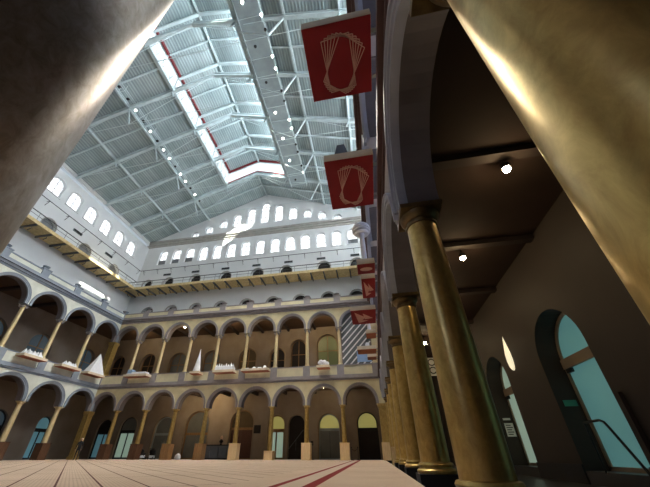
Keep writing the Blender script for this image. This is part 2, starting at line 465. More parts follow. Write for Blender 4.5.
mb.build('capital', 'goldpale', gc)
MB().box(-1.6, -1.6, 22.4, 1.6, 1.6, 22.8).build('abacus', 'goldpale', gc)
tag(gc, 'giant marbled column filling the top left corner beside the viewer', 'column')

# ------------------------------------------------------------------ gallery slabs and back walls
def slab(name, x0, y0, x1, y1, z0, z1, m):
    struct(MB().box(x0, y0, z0, x1, y1, z1).build(name, m))
for z0, z1, nm in ((7.45, 7.95, 'lower'), (16.0, 16.5, 'upper')):
    slab('ceiling_far_%s_gallery' % nm, LEFX-.7, FARY+TH-.1, RIGX+.7, BFAR, z0, z1, 'galceil')
    slab('ceiling_left_%s_gallery' % nm, BLEF, YN, LEFX-TH+.1, BFAR, z0, z1, 'galceil')
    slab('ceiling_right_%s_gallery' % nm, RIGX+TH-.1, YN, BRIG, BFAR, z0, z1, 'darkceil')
slab('floor_far_balcony', LEFX-.7, FARY+TH-.1, RIGX+.7, BFAR, 7.95, 8.34, 'stone')
slab('floor_left_balcony', BLEF, YN, LEFX-TH+.1, BFAR, 7.95, 8.34, 'stone')
slab('floor_right_balcony', RIGX+TH-.1, YN, BRIG, BFAR, 7.95, 8.34, 'stone')
slab('floor_far_terrace', LEFX-.7, FARY+TH-.2, RIGX+.7, BFAR, 16.5, 16.92, 'ledge')
slab('floor_left_terrace', BLEF, YN, LEFX-TH+.2, BFAR, 16.5, 16.92, 'ledge')
slab('floor_right_terrace', RIGX+TH-.2, YN, BRIG, BFAR, 16.5, 16.92, 'ledge')
# ceiling beams of the galleries
for y in RIGC:
    trim(MB().box(RIGX+TH, y+.60, 7.26, BRIG, y+.90, 7.45), 'beam')
for x in FARC[1:9]:
    trim(MB().box(x-.14, FARY+TH, 15.65, x+.14, BFAR, 16.0), 'beam')
    trim(MB().box(x-.14, FARY+TH, 7.05, x+.14, BFAR, 7.45), 'beam')
for y in LEFC[1:9]:
    trim(MB().box(BLEF, y-.14, 15.65, LEFX-TH, y+.14, 16.0), 'beam')

def arch_fill(F, uc, hw, zb, zs, v, m, name, parent=None, t=.04):
    pts = [(uc-hw, zb)]+arc_pts(uc, hw, zs)+[(uc+hw, zb)]
    mb = MB(); mb.prism(pts, F, v, v+t); return mb.build(name, m, parent)
def arch_frame(mb, F, uc, hw, zb, zs, v0, v1, w):
    arch_ring(mb, F, uc, zs, hw-w, hw, v0, v1, zb)
    mb.box(uc-hw, v0, zb, uc+hw, v1, zb+w, F)
def opening_window(F, uc, hw, zb, zs, v, panem, framem='steel', bars=((.0,), (.5,)), w=.07, blind=0):
    win_no[0] += 1
    mb = MB(); arch_frame(mb, F, uc, hw, zb, zs, v-.05, v+.05, w)
    top = zs+hw
    for fx in bars[0]: mb.box(uc+fx*hw-.05, v-.04, zb, uc+fx*hw+.05, v+.04, zs+hw*math.sqrt(max(0, 1-fx*fx))-.02, F)
    for fz in bars[1]:
        z = zb+fz*(top-zb)
        ww = hw if z < zs else math.sqrt(max(.01, hw*hw-(z-zs)**2))
        mb.box(uc-ww, v-.04, z-.05, uc+ww, v+.04, z+.05, F)
    o = struct(mb.build('window_%d' % win_no[0], framem))
    arch_fill(F, uc, hw-.02, zb, zs, v+.02, panem, 'pane', o)
    if blind: MB().box(uc-hw+.05, v-.10, zb+.05, uc+hw-.05, v-.06, zb+blind, F).build('blind', 'blind', o)
    return o
def opening_door(F, uc, hw, zb, zs, v, glassm, transom, framem='wood', leaf=None, leaves=2, w=.12, fan=None):
    """round-headed doorway: frame, fanlight above a transom, leaves below"""
    door_no[0] += 1
    mb = MB(); arch_frame(mb, F, uc, hw, zb, zs, v-.06, v+.06, w)
    mb.box(uc-hw, v-.08, transom, uc+hw, v+.08, transom+.28, F)
    o = struct(mb.build('door_%d' % door_no[0], framem))
    pts = [(uc-hw, transom+.2)]+arc_pts(uc, hw-.02, zs)+[(uc+hw, transom+.2)]
    MB().prism(pts, F, v+.02, v+.05).build('fanlight', fan or glassm, o)
    step = 2*(hw-w)/leaves
    for k in range(leaves):
        a = uc-hw+w+k*step; b = a+step
        if leaf:
            m2 = MB().box(a+.02, v-.03, zb+.02, b-.02, v+.03, transom, F)
            for q in (.12, .55):
                m2.box(a+.15, v-.05, zb+(transom-zb)*q, b-.15, v-.03, zb+(transom-zb)*(q+.36), F)
            m2.build('door_leaf', leaf, o)
        else:
            m2 = MB().box(a+.01, v-.03, zb, a+.09, v+.03, transom, F).box(b-.09, v-.03, zb, b-.01, v+.03, transom, F)
            m2.box(a+.01, v-.03, zb, b-.01, v+.03, zb+.18, F).box(a+.01, v-.03, transom-.1, b-.01, v+.03, transom, F)
            d = m2.build('door_leaf', framem, o)
            MB().box(a+.09, v-.01, zb+.18, b-.09, v+.015, transom-.1, F).build('glass', glassm, d)
    return o

# far wall, ground floor: (centre, half width, spring, kind)
g_open = [(-36.75, 1.15, 3.45), (-33.1, 1.25, 3.60), (-27.65, 1.40, 3.40), (-22.9, 1.65, 3.75), (-16.75, 1.55, 3.85), (-12.15, 1.10, 3.60), (-9.55, 1.05, 3.60), (-5.50, 1.30, 3.45), (-.90, 1.20, 3.65)]
struct(arch_wall(MB(), BF, BLEF-.6, BRIG+.6, 0, 8.1, [(u, hw, 0, zs) for u, hw, zs in g_open], .6).build('wall_far_ground', 'gallery'))
opening_door(BF, -36.75, 1.15, 0, 3.45, .3, 'blueglass', 2.9, 'dark', fan='void')
opening_door(BF, -33.1, 1.25, 0, 3.60, .3, 'greenglass', 3.0, 'dark', fan='greydoor')
opening_door(BF, -27.65, 1.40, 0, 3.40, .3, 'greydoor', 2.6, 'steeld', leaf='greydoor', fan='greydoor')
opening_door(BF, -22.9, 1.65, 0, 3.75, .3, 'greydoor', 2.6, 'wood', leaf='greydoor', fan='greydoor')
opening_door(BF, -.90, 1.20, 0, 3.65, .5, 'greydoor', 2.9, 'dark', leaf='void', fan='yellow')
opening_door(BF, -16.75, 1.55, 0, 3.85, .3, 'yellow', 3.1, 'wood', leaf='door', fan='voidwarm')
opening_door(BF, -12.15, 1.10, 0, 3.60, .3, 'greenglass', 2.9, 'wood', fan='yellow')
opening_door(BF, -5.50, 1.30, 0, 3.45, .45, 'greydoor', 2.9, 'steeld', leaf='greydoor', fan='yellow')
# dark stair hall and the last niche
door_no[0] += 1
d = struct(arch_fill(BF, -9.55, 1.05, 0, 3.60, .55, 'void', 'door_%d' % door_no[0]))
for u, hw, zs in g_open:
    mb = MB(); arch_ring(mb, BF, u, zs, hw-.01, hw+.12, -.05, .05, 0); trim(mb, 'tan')
st = empty('staircase', (-9.55, BFAR-.1, 0))
mb = MB()
for k in range(8): mb.box(-1.0+.12*k, .02+.0*k, .19*k, 1.0, .5, .19*(k+1))
mb.build('steps', 'void', st)
MB().tube([(-.95, -.02, .95), (.9, -.02, 3.0)], .035).tube([(-.95, -.02, 0), (-.95, -.02, .95)], .03).tube([(0, -.02, .9), (0, -.02, 2.0)], .02).build('handrail', 'iron', st)
tag(st, 'dark staircase with sloping handrail inside the far ground arch', 'staircase')

# far wall, second storey
s_open = [(-38.2, 1.15, 12.3), (-33.0, 1.15, 12.4), (-28.0, 1.35, 12.1), (-22.6, 1.30, 12.2), (-17.0, 1.30, 12.2), (-12.6, 1.10, 12.2), (-9.55, 1.05, 13.3), (-5.4, 1.45, 13.4), (-1.4, 1.2, 13.2)]
struct(arch_wall(MB(), BF, BLEF-.6, BRIG+.6, 8.1, 16.5, [(u, hw, 8.9, zs) for u, hw, zs in s_open], .6).build('wall_far_second', 'gallery'))
sm = ['void', 'void', 'greydoor', 'greydoor', 'voidwarm', 'void', 'void', 'yellowdim', 'void']
M['yellowdim'] = emit('dim green glass', (.12, .14, .06), .06)
for (u, hw, zs), pm in zip(s_open, sm):
    opening_window(BF, u, hw, 8.9, zs, .4, pm, 'wood', ((0.,), (.62,)), .1)
    mb = MB(); arch_ring(mb, BF, u, zs, hw-.01, hw+.14, -.05, .05, 8.34); trim(mb, 'tan')
# left walls, ground and second storey
lg = [(34.9, .95, 3.55), (29.2, 1.2, 3.45), (24.6, 1.2, 3.5), (20.1, 1.2, 3.5)]
struct(arch_wall(MB(), BL, YN, BFAR+.6, 0, 8.1, [(u, hw, 0, zs) for u, hw, zs in lg], .6).build('wall_left_ground', 'gallery'))
for n, (u, hw, zs) in enumerate(lg): opening_door(BL, u, hw, 0, zs, .35, 'blueglass' if n == 0 else 'dimglass', 2.9, 'dark')
ls = [(36.9, 1.35, 12.2), (29.9, 1.45, 12.0), (24.2, 1.45, 12.0), (18.5, 1.45, 12.0)]
struct(arch_wall(MB(), BL, YN, BFAR+.6, 8.1, 16.5, [(u, hw, 8.9, zs) for u, hw, zs in ls], .6).build('wall_left_second', 'gallery'))
for u, hw, zs in ls: opening_window(BL, u, hw, 8.9, zs, .4, 'dimglass', 'wood', ((0.,), (.62,)), .1)

# upper walls: terrace level, catwalk level and window level
def upper_wall(side, B, u0, u1, t_ops, c_ops, w_ops):
    struct(arch_wall(MB(), B, u0, u1, 16.5, 23.6, t_ops, .6).build('wall_%s_terrace' % side, 'upper'))
    struct(arch_wall(MB(), B, u0, u1, 23.6, 28.9, c_ops, .6).build('wall_%s_catwalk' % side, 'upper'))
    struct(arch_wall(MB(), B, u0, u1, 28.9, 34.6, w_ops, .6).build('wall_%s_clerestory' % side, 'upper'))
    for u, hw, zb, zs in t_ops+c_ops:
        door_no[0] += 1
        struct(arch_fill(B, u, hw, zb, zs, .5, 'blind' if (side == 'left' and zb > 20) else 'void', 'door_%d' % door_no[0]))
        mb = MB(); arch_ring(mb, B, u, zs, hw-.01, hw+.10, -.04, .06, zb); trim(mb, 'ledge')
    mb = MB()
    for u, hw, zb, zs in w_ops:
        arch_ring(mb, B, u, zs, hw-.01, hw+.14, -.05, .05, zb)
        mb.box(u-hw-.16, -.10, zb-.12, u+hw+.16, .1, zb, B)
    trim(mb, 'upper')
    mb = MB()
    for z0, z1, v in ((34.5, 34.9, -.12), (34.9, 35.3, -.30), (35.3, 35.55, -.50), (35.55, 35.8, -.42)) if side == 'far' else ((35.0, 35.3, -.08), (35.3, 35.55, -.20), (35.55, 35.8, -.14)):
        mb.box(u0, v, z0, u1, .6, z1, B)
    trim(mb, 'ledge' if side == 'far' else 'upper')
wf = [(-36.4+2.762*k, .84, 30.25, 32.70) for k in range(15)]
wl = [(37.0-3.03*k, .98, 30.6, 32.45) for k in range(13)]
tf = [(-36.0+4.42*k, 1.05, 16.92, 20.55) for k in range(9)]
cf = [(-37.9, .85, 24.1, 26.3), (-33.7, .95, 24.1, 26.3), (-28.5, 1.0, 24.1, 26.3), (-22.8, 1.05, 24.1, 26.25), (-17.0, 1.05, 24.1, 26.25), (-12.0, 1.05, 24.1, 26.25), (-5.6, 1.05, 24.1, 26.3), (-.2, 1.05, 24.1, 26.3)]
tl = [(36.0-4.0*k, 1.05, 16.92, 19.6) for k in range(7)]
cl = [(35.3-5.9*k, 1.0, 24.1, 26.25) for k in range(6)]
upper_wall('far', BF, BLEF-.6, BRIG+.6, tf, cf, wf)
upper_wall('left', BL, YN, BFAR, tl, cl, wl)
struct(MB().box(BRIG, YN, GZ, BRIG+1.2, BFAR, -.001).build('floor_sill_strip', 'stone'))
struct(MB().box(BLEF-1, YN-.5, -.6, BRIG+1, YN, 49).build('wall_near_added', 'tan'))  # added unseen wall, closes the hall against sky light from behind
for x in (-9.6,):  # added unseen window, glows blue for the sheen on the near columns
    win_no[0] += 1
    mb = MB(); NF = lambda u, v, z: (u, YN+.02+v, z)
    arch_frame(mb, NF, x, 1.3, 5.5, 12.5, 0, .1, .12); fr = struct(mb.build('window_%d' % win_no[0], 'steel'))
    arch_fill(NF, x, 1.25, 5.5, 12.5, .0, 'nearpane', 'pane', fr)
for k, (u, hw, zb, zs) in enumerate(wf):
    opening_window(BF, u, hw, zb, zs, .35, 'pane', 'mullion', ((0.,), (.36, .68)), .10, blind=1.1 if (k < 3 or k >= 13) else 0)
for u, hw, zb, zs in wl:
    opening_window(BL, u, hw, zb, zs, .35, 'pane', 'mullion', ((0.,), (.36, .68)), .10)
# gable above the far cornice
EZ, RZ, RX, HW_ = 35.8, 44.9, -16.82, 23.43
SL = (RZ-EZ)/HW_
def rz(x): return RZ-SL*abs(x-RX)
gops = []
for k in range(-5, 6):
    u = RX+2.79*k; top = rz(u)-2.15
    gops.append((u, .82, max(35.95, min(37.5, top-1.8)), top-.82))
mb = MB(); cur = BLEF-.6
for u, hw, zb, zs in gops:
    def pan(a, b):
        mb.prism([(a, 34.6), (b, 34.6), (b, rz(b)+.15), (a, rz(a)+.15)], BF, 0, .6)
    if u-hw > cur:
        if cur < RX < u-hw: pan(cur, RX); pan(RX, u-hw)
        else: pan(cur, u-hw)
    mb.box(u-hw, 0, 34.6, u+hw, .6, zb, BF)
    pts = arc_pts(u, hw, zs, 16)
    for a, b in zip(pts[:-1], pts[1:]):
        mb.prism([a, b, (b[0], rz(b[0])+.15), (a[0], rz(a[0])+.15)], BF, 0, .6)
    cur = u+hw
mb.prism([(cur, 34.6), (BRIG+.6, 34.6), (BRIG+.6, rz(BRIG+.6)+.15), (cur, rz(cur)+.15)], BF, 0, .6)
struct(mb.build('wall_far_gable', 'upper'))
for u, hw, zb, zs in gops:
    opening_window(BF, u, hw, zb, zs, .35, 'pane', 'mullion', ((0.,), (.3, .6, .8)), .10)
    mb = MB(); arch_ring(mb, BF, u, zs, hw-.01, hw+.12, -.05, .05, zb); trim(mb, 'upper')
# pipe rail with brackets under the clerestory windows, and dark vents
def pipe_rail(B, u0, u1, label, step=2.762):
    root = empty('wall_pipe_rail', B(u0, 0, 28.9)); mb = MB()
    o = Vector(B(u0, 0, 28.9))
    def L(u, v, z): return tuple(Vector(B(u, v, z))-o)
    mb.tube([L(u0, -.55, 28.95), L(u1, -.55, 28.95)], .05, 6).build('pipe', 'iron', root)
    u = u0+.6
    while u < u1:
        MB().tube([L(u, 0, 28.3), L(u, -.55, 28.95)], .035, 5).tube([L(u, 0, 28.95), L(u, -.55, 28.95)], .03, 5).build('bracket', 'iron', root)
        u += step
    tag(root, label, 'rail')
pipe_rail(BF, BLEF+.5, BRIG-.5, 'grey pipe rail on brackets under the far wall clerestory windows')
pipe_rail(BL, 3, BFAR-.5, 'grey pipe rail on brackets under the left wall clerestory windows', 3.03)
def vent(B, u, z, label):
    p = B(u, -.1, z); root = empty('wall_vent', p); o = Vector(p)
    def L(a, v, zz): return tuple(Vector(B(a, v, zz))-o)
    MB().box(u-.75, -.1, z-.2, u+.75, .0, z+.2, L).build('casing', 'steeld', root)
    mb = MB()
    for k in range(4): mb.box(u-.68, -.13, z-.16+.09*k, u+.68, -.1, z-.10+.09*k, L)
    mb.build('grille', 'dark', root)
    tag(root, label, 'vent', 'dark vents on the upper walls')
for k, u in enumerate((-34.3, -28.7, -23, -17.3, -11.6, -6.0, -.4)):
    vent(BF, u, 27.9, '%s dark slot vent from the left, above the far catwalk' % ORD[k])
for k, y in enumerate((33.3, 27.2)):
    vent(BL, y, 28.0, 'dark slot vent on left upper wall, %s from the corner' % ['nearer', 'farther'][k])

# catwalks with railings
def catwalk(B, u0, u1, label):
    p0 = Vector(B(u0, 0, 24.0)); root = empty('wall_catwalk', p0)
    def L(u, v, z): return tuple(Vector(B(u, v, z))-p0)
    MB().box(u0, -2.6, 23.95, u1, 0, 24.1, L).build('deck', 'catwood', root)
    MB().box(u0, -2.7, 23.80, u1, -2.6, 24.22, L).build('edge_beam', 'catwood', root)
    mb = MB(); n = 0; u = u0+.9
    while u < u1:
        b = MB().box(u-.08, -2.58, 23.70, u+.08, 0, 23.95, L).tube([L(u, -1.9, 23.75), L(u, -1.9, 23.35), L(u, -1.5, 23.2)], .06, 6)
        b.build('bracket', 'iron', root); u += 2.0
    mb = MB(); mb.tube([L(u0, -2.65, 25.25), L(u1, -2.65, 25.25)], .06, 6); mb.tube([L(u0, -2.65, 24.75), L(u1, -2.65, 24.75)], .025, 6)
    u = u0
    while u <= u1: mb.tube([L(u, -2.65, 24.1), L(u, -2.65, 25.25)], .025, 6); u += 1.9
    mb.build('railing', 'iron', root)
    tag(root, label, 'catwalk')
catwalk(BF, BLEF+.02, BRIG-.02, 'timber catwalk with thin railing along the far upper wall')
catwalk(BL, YN+1, BFAR-2.75, 'timber catwalk with thin railing along the left upper wall')

# ------------------------------------------------------------------ right gallery back wall
R1 = (11.80, 1.48, 0., 3.45); R2 = (18.15, 1.48, 0., 3.45); R3 = (24.2, 1.28, 0., 3.55); R4 = (5.0, 1.33, 0, 3.55)
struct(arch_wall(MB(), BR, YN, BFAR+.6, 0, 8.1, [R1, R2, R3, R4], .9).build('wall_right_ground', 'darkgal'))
wr = [(37.0-3.03*k, .84, 30.25, 32.70) for k in range(13)]
r2 = [((a+b)/2, 1.3, 9.4, 12.9) for a, b in zip(RIGC[:-1], RIGC[1:])]
struct(arch_wall(MB(), BR, YN, BFAR+.6, 8.1, 16.5, r2, .6).build('wall_right_second', 'gallery'))
for u, hw, zb, zs in r2: opening_window(BR, u, hw, zb, zs, .4, 'nearpane', 'steel', ((0.,), (.62,)), .1)
struct(arch_wall(MB(), BR, YN, BFAR+.6, 16.5, 36.2, wr, .6).build('wall_right_upper', 'upper'))
for u, hw, zb, zs in wr: opening_window(BR, u, hw, zb, zs, .35, 'sidepane', 'steel', ((0.,), (.36, .68)), .10)
mb = MB()
us = [(YN, R4[0]-R4[1]), (R4[0]+R4[1], R1[0]-R1[1]), (R1[0]+R1[1], R2[0]-R2[1]), (R2[0]+R2[1], R3[0]-R3[1]), (R3[0]+R3[1], BFAR)]
for a, b in us: mb.box(a, -.05, GZ, b, 0, .18, BR)
o = struct(mb.build('baseboard_right', 'dark'))
def glass_door(uc, hw, zs, glassm, transom):
    door_no[0] += 1; v = .78
    mb = MB(); arch_frame(mb, BR, uc, hw, 0, zs, v-.06, v+.06, .12)
    mb.box(uc-hw, v-.10, transom, uc+hw, v+.08, transom+.34, BR)
    o = struct(mb.build('door_%d' % door_no[0], 'tan'))
    pts = [(uc-hw+.1, transom+.3)]+arc_pts(uc, hw-.1, zs)+[(uc+hw-.1, transom+.3)]
    MB().prism(pts, BR, v+.0, v+.03).build('fanlight', glassm, o)
    MB().box(uc-hw+.1, v, .1, uc+hw-.1, v+.03, transom, BR).build('glass', glassm, o)
    MB().box(uc+hw-.46, v-.12, transom-.16, uc+hw-.14, v-.02, transom-.02, BR).build('door_closer', 'dark', o)
    MB().box(uc-hw+.28, v-.14, 1.0, uc-hw+.40, v-.0, 1.16, BR).build('lock', 'dark', o)
    return o
glass_door(R1[0], R1[1], R1[3], 'tealglass', 3.15)
glass_door(R2[0], R2[1], R2[3], 'greenglass', 3.15)
glass_door(R3[0], R3[1], R3[3], 'greenglass', 3.15)
glass_door(R4[0], R4[1], R4[3], 'tealglass', 3.15)

# ------------------------------------------------------------------ roof
YF, YB = BFAR, YN
XL, XR = RX-5.85, RX+5.85           # skylight opening
MONY = 34.80                        # far end of the raised skylight
T = .18
def roof_piece(mb, xa, xb, ya, yb):
    def sect(x, t): return rz(x)+t
    p = [(xa, ya, rz(xa)), (xb, ya, rz(xb)), (xb, yb, rz(xb)), (xa, yb, rz(xa))]
    q = [(x, y, z+T) for x, y, z in p]
    mb.hexa(p+q)
mb = MB()
roof_piece(mb, BLEF-.8, XL, YB, YF+.6)
roof_piece(mb, XL, RX, MONY, YF+.6); roof_piece(mb, RX, XR, MONY, YF+.6)
roof_piece(mb, XR, BRIG+.8, YB, YF+.6)
struct(mb.build('ceiling', 'deck'))
MZ0 = rz(XL); MZ1 = 45.95; MZR = 48.1
def mz(x): return MZR-(MZR-MZ1)/5.85*abs(x-RX)
mb = MB()
for xa, xb in ((XL-.3, RX), (RX, XR+.3)):
    p = [(xa, YB, mz(xa)), (xb, YB, mz(xb)), (xb, MONY+.3, mz(xb)), (xa, MONY+.3, mz(xa))]
    mb.hexa(p+[(x, y, z+T) for x, y, z in p])
struct(mb.build('ceiling_skylight', 'deck'))
# clerestory strips of the raised skylight: each bay a window
ys = [MONY-5.83*k for k in range(8)]
for sx, X in ((-1, XL), (1, XR)):
    for ya, yb in zip(ys[1:], ys[:-1]):
        win_no[0] += 1
        mb = MB().box(X-.06, ya, MZ0+.0, X+.06, yb, MZ0+.35).box(X-.06, ya, MZ1-.25, X+.06, yb, MZ1)
        for k in range(7):
            y = ya+(yb-ya)*k/6; mb.box(X-.05, y-.04, MZ0+.3, X+.05, y+.04, MZ1-.2)
        fr = struct(mb.build('window_%d' % win_no[0], 'steel'))
        MB().box(X-.02, ya, MZ0+.35, X+.0, yb, MZ1-.25).build('pane', 'clear' if sx > 0 and (yb > 30 or 10 < yb < 13) else ('skyright' if sx > 0 else 'skylight'), fr)
win_no[0] += 1
mb = MB()
for k in range(9):
    x = XL+11.7*k/8; mb.box(x-.05, MONY-.05, rz(x), x+.05, MONY+.05, mz(x))
fr = struct(mb.build('window_%d' % win_no[0], 'steel'))
m2 = MB(); FY = lambda u, v, z: (u, MONY+v, z)
m2.prism([(XL, rz(XL)), (RX, rz(RX)), (XR, rz(XR)), (XR, mz(XR)), (RX, mz(RX)), (XL, mz(XL))], FY, .0, .03)
m2.build('pane', 'skylight', fr)
# white sill beams and red rails round the skylight
def steel_thing(name, mbs, label, cat, group=None):
    root = empty(name, mbs[0][3])
    for nm, mb, m, _ in mbs: mb.build(nm, m, root).location = tuple(-Vector(mbs[0][3]))
    tag(root, label, cat, group); return root
for sx, X, nm in ((-1, XL, 'left'), (1, XR, 'right')):
    tag(MB().beam((X-.1*sx, YB, MZ0-.15), (X-.1*sx, MONY, MZ0-.15), .42, .5).build('skylight_sill_beam', 'steel'), 'long white sill beam under the %s side of the raised skylight' % ('sunlit left' if sx < 0 else 'shaded right'), 'beam')
    tag(MB().beam((X-.35*sx, YB, MZ1-.05), (X-.35*sx, MONY, MZ1-.05), .22, .38).build('skylight_red_rail', 'red'), 'dark red rail along the top of the %s side of the skylight' % ('left' if sx < 0 else 'right'), 'rail')
mb = MB()
for xa, xb in ((XL, RX), (RX, XR)): mb.beam((xa, MONY-.25, mz(xa)-.2), (xb, MONY-.25, mz(xb)-.2), .2, .36, (0, 0, 1))
tag(mb.build('skylight_end_rail', 'red'), 'dark red bent rail along the top of the far skylight end', 'rail')
mb = MB()
for xa, xb in ((XL, RX), (RX, XR)): mb.beam((xa, MONY-.1, rz(xa)+.1), (xb, MONY-.1, rz(xb)+.1), .16, .22)
tag(mb.build('skylight_end_rail', 'red'), 'thin red bent rail along the bottom of the far skylight end', 'rail')
# red lattice braces on the left strip
lat = empty('skylight_brace', (XL+.3, MONY, MZ0))
mb = MB()
for k in range(28):
    y = -1.45*k
    mb.tube([(0, y, .1), (0, y-.72, 3.1), (0, y-1.45, .1)], .035, 5)
mb.build('lattice', 'steeld', lat); tag(lat, 'zigzag lattice brace in front of the left skylight panes', 'brace')

# purlins
pn = [(-34.39, 'first purlin above the left eave'), (-28.53, 'second purlin above the left eave'), (RX+11.71, 'first purlin right of the skylight'), (RX+17.57, 'second purlin right of the skylight')]
for x, lab in pn:
    root = tag(MB().beam((x, YB, rz(x)-.3), (x, YF, rz(x)-.3), .20, .34).build('roof_purlin', 'steel'), 'white steel roof beam, %s' % lab, 'beam', 'long purlins under the roof deck')
tag(MB().beam((RX, MONY, RZ-.3), (RX, YF, RZ-.3), .22, .36).build('ridge_beam', 'steel'), 'short white ridge beam between skylight end and far gable', 'beam')
tag(MB().beam((RX, YB, MZR-.3), (RX, MONY, MZR-.3), .24, .36).build('ridge_beam', 'steel'), 'long white ridge beam inside the raised skylight', 'beam')
# trusses
def truss(y, label, first):
    root = empty('roof_truss', (RX, y, EZ))
    def P(x, z): return (x-RX, 0, z-EZ)
    for sgn, nm in ((-1, 'left'), (1, 'right')):
        xs = [RX+sgn*HW_*q for q in (1, .75, .5, .25, 0)]
        mb = MB()
        for a, b in zip(xs[:-1], xs[1:]):
            mb.beam(P(a, rz(a)-.42), P(b, rz(b)-.42), .10, .62)
            mb.beam(P(a, rz(a)-.74), P(b, rz(b)-.74), .38, .09)
            mb.beam(P(a, rz(a)-.10), P(b, rz(b)-.10), .38, .09)
        mb.build('rafter', 'steel', root)
        n = Vector((-sgn*SL, 0, -1)).normalized()
        feet = {}
        for q, ln in ((.75, 1.35), (.5, 4.3), (.25, 1.35)):
            x = RX+sgn*HW_*q; a = Vector(P(x, rz(x)-.5)); f = a+n*ln; feet[q] = f
            MB().beam(a, f, .16, .16, (0, 1, 0)).build('strut', 'steel', root)
        mb = MB(); e = Vector(P(xs[0], rz(xs[0])-.5)); t = Vector(P(xs[4], rz(xs[4])-.6))
        m5 = Vector(P(xs[2], rz(xs[2])-.5))
        for chain in ((e, feet[.5]), (feet[.5], t), (e, feet[.75]), (feet[.75], m5), (m5, feet[.25]), (feet[.25], t)):
            mb.tube(list(chain), .04, 6)
        mb.build('tie_rod', 'steel', root)
        if sgn < 0: fl = feet[.5]
        else: MB().tube([fl, feet[.5]], .035, 6).build('tie_rod', 'steel', root)
    mb = MB()
    if y <= MONY+.1:
        for xa, xb in ((XL, RX), (RX, XR)):
            mb.beam(P(xa, mz(xa)-.3), P(xb, mz(xb)-.3), .3, .5)
        mb.build('upper_rafter', 'steel', root)
    tag(root, label, 'truss', 'white steel roof trusses')
for k in range(1, 8):
    truss(BFAR-5.83*k, '%s white steel roof truss counted from the far gable wall' % ORD[k-1], k == 1)
for k in range(0, 7):
    y = BFAR-5.83*(k+.5)
    mb = MB()
    for xa, xb in ((BLEF, XL), (XR, BRIG)) if y < MONY else ((BLEF, RX), (RX, BRIG)):
        mb.beam((xa, 0, rz(xa)-.2-EZ), (xb, 0, rz(xb)-.2-EZ), .16, .3)
    if y < MONY:
        for xa, xb in ((XL, RX), (RX, XR)): mb.beam((xa, 0, mz(xa)-.2-EZ), (xb, 0, mz(xb)-.2-EZ), .16, .3)
    o = mb.build('intermediate_rafter', 'steel'); o.location = (0, y, EZ)
    tag(o, 'thin rafter between trusses, %s from the far gable wall' % ORD[k], 'rafter', 'thin rafters between the trusses')
# lighting gantries under the roof
def gantry(x0, x1, drop, label, decked):
    xm = (x0+x1)/2; z = min(rz(x0), rz(x1))-drop
    root = empty('lighting_gantry', (xm, YB, z))
    w = (x1-x0)/2
    if decked: MB().box(-w, 0, .0, w, YF-YB-5, .12).build('deck', 'steeld', root)
    mb = MB()
    for sx in (-1, 1):
        mb.tube([(sx*w, 0, .1), (sx*w, YF-YB-5, .1)], .06, 6)
        mb.tube([(sx*w, 0, -.35), (sx*w, YF-YB-5, -.35)], .045, 6)
    for k in range(23):
        y = 2*k
        mb.tube([(-w, y, -.35), (w, y, -.35)], .03, 5)
        for sx in (-1, 1): mb.tube([(sx*w, y, -.35), (sx*w, y, .9)], .03, 5)
    mb.build('frame', 'steel', root)
    tag(root, label, 'gantry'); return xm, z, w
gxL = gantry(-28.1, -27.1, .7, 'slim lighting gantry under the left roof slope', False)
gxR = gantry(-10.2, -7.5, .7, 'grey decked lighting gantry right of the skylight', True)
def spot(name, p, lit, label, group, aim=None, power=0):
    root = empty(name, p)
    MB().tube([(0, 0, 0), (0, 0, -.3)], .03, 6).build('yoke', 'dark', root)
    d = Vector((.25, -.55, -.8)).normalized()
    a = Vector((0, 0, -.3))
    MB().tube([a-d*.2, a+d*.12, a+d*.32], [.10, .15, .17], 12).build('housing', 'dark' if not lit else 'steel', root)
    MB().tube([a+d*.32, a+d*.345], .13, 12).build('lens', 'spotlit' if lit else 'dark', root)
    if power:
        l = bpy.data.lights.new('beam_light', 'SPOT'); l.energy = power; l.color = (1, .92, .80); l.spot_size = math.radians(90); l.spot_blend = .6; l.shadow_soft_size = .35
        lo = bpy.data.objects.new('beam_light', l); col.objects.link(lo); lo.parent = root; lo.location = a+d*.5
        lo.rotation_euler = (Vector(aim)-Vector(p)).to_track_quat('-Z', 'Y').to_euler()
    tag(root, label, 'spotlight', group)
litL = [0, 1, 0, 1, 1, 0, 1, 1, 0, 1, 0, 1, 0, 0]
for k, l in enumerate(litL):
    spot('gantry_spotlight', (-27.1, 34.5-1.55*k, gxL[1]-.4), l, '%s %s spotlight from the far end of left roof gantry' % (ORD[k], 'lit white' if l else 'unlit black'), 'spotlights on the left gantry', (-15, 22, 0), 0)
litR = [0, 1, 0, 1, 0, 0, 1, 1, 1, 1, 0, 0, 0, 1, 1, 0, 0, 1, 1]
for k, l in enumerate(litR):
    x = gxR[0]+(gxR[2] if k % 3 else -gxR[2]*.2)
    spot('gantry_spotlight', (x, 33.6-1.33*k, gxR[1]-.4), l, '%s %s spotlight from the far end of decked roof gantry' % (ORD[k], 'lit white' if l else 'unlit black'), 'spotlights on the decked gantry', (-17, 22, 0), 2700*l*(k in (3, 7, 9)))

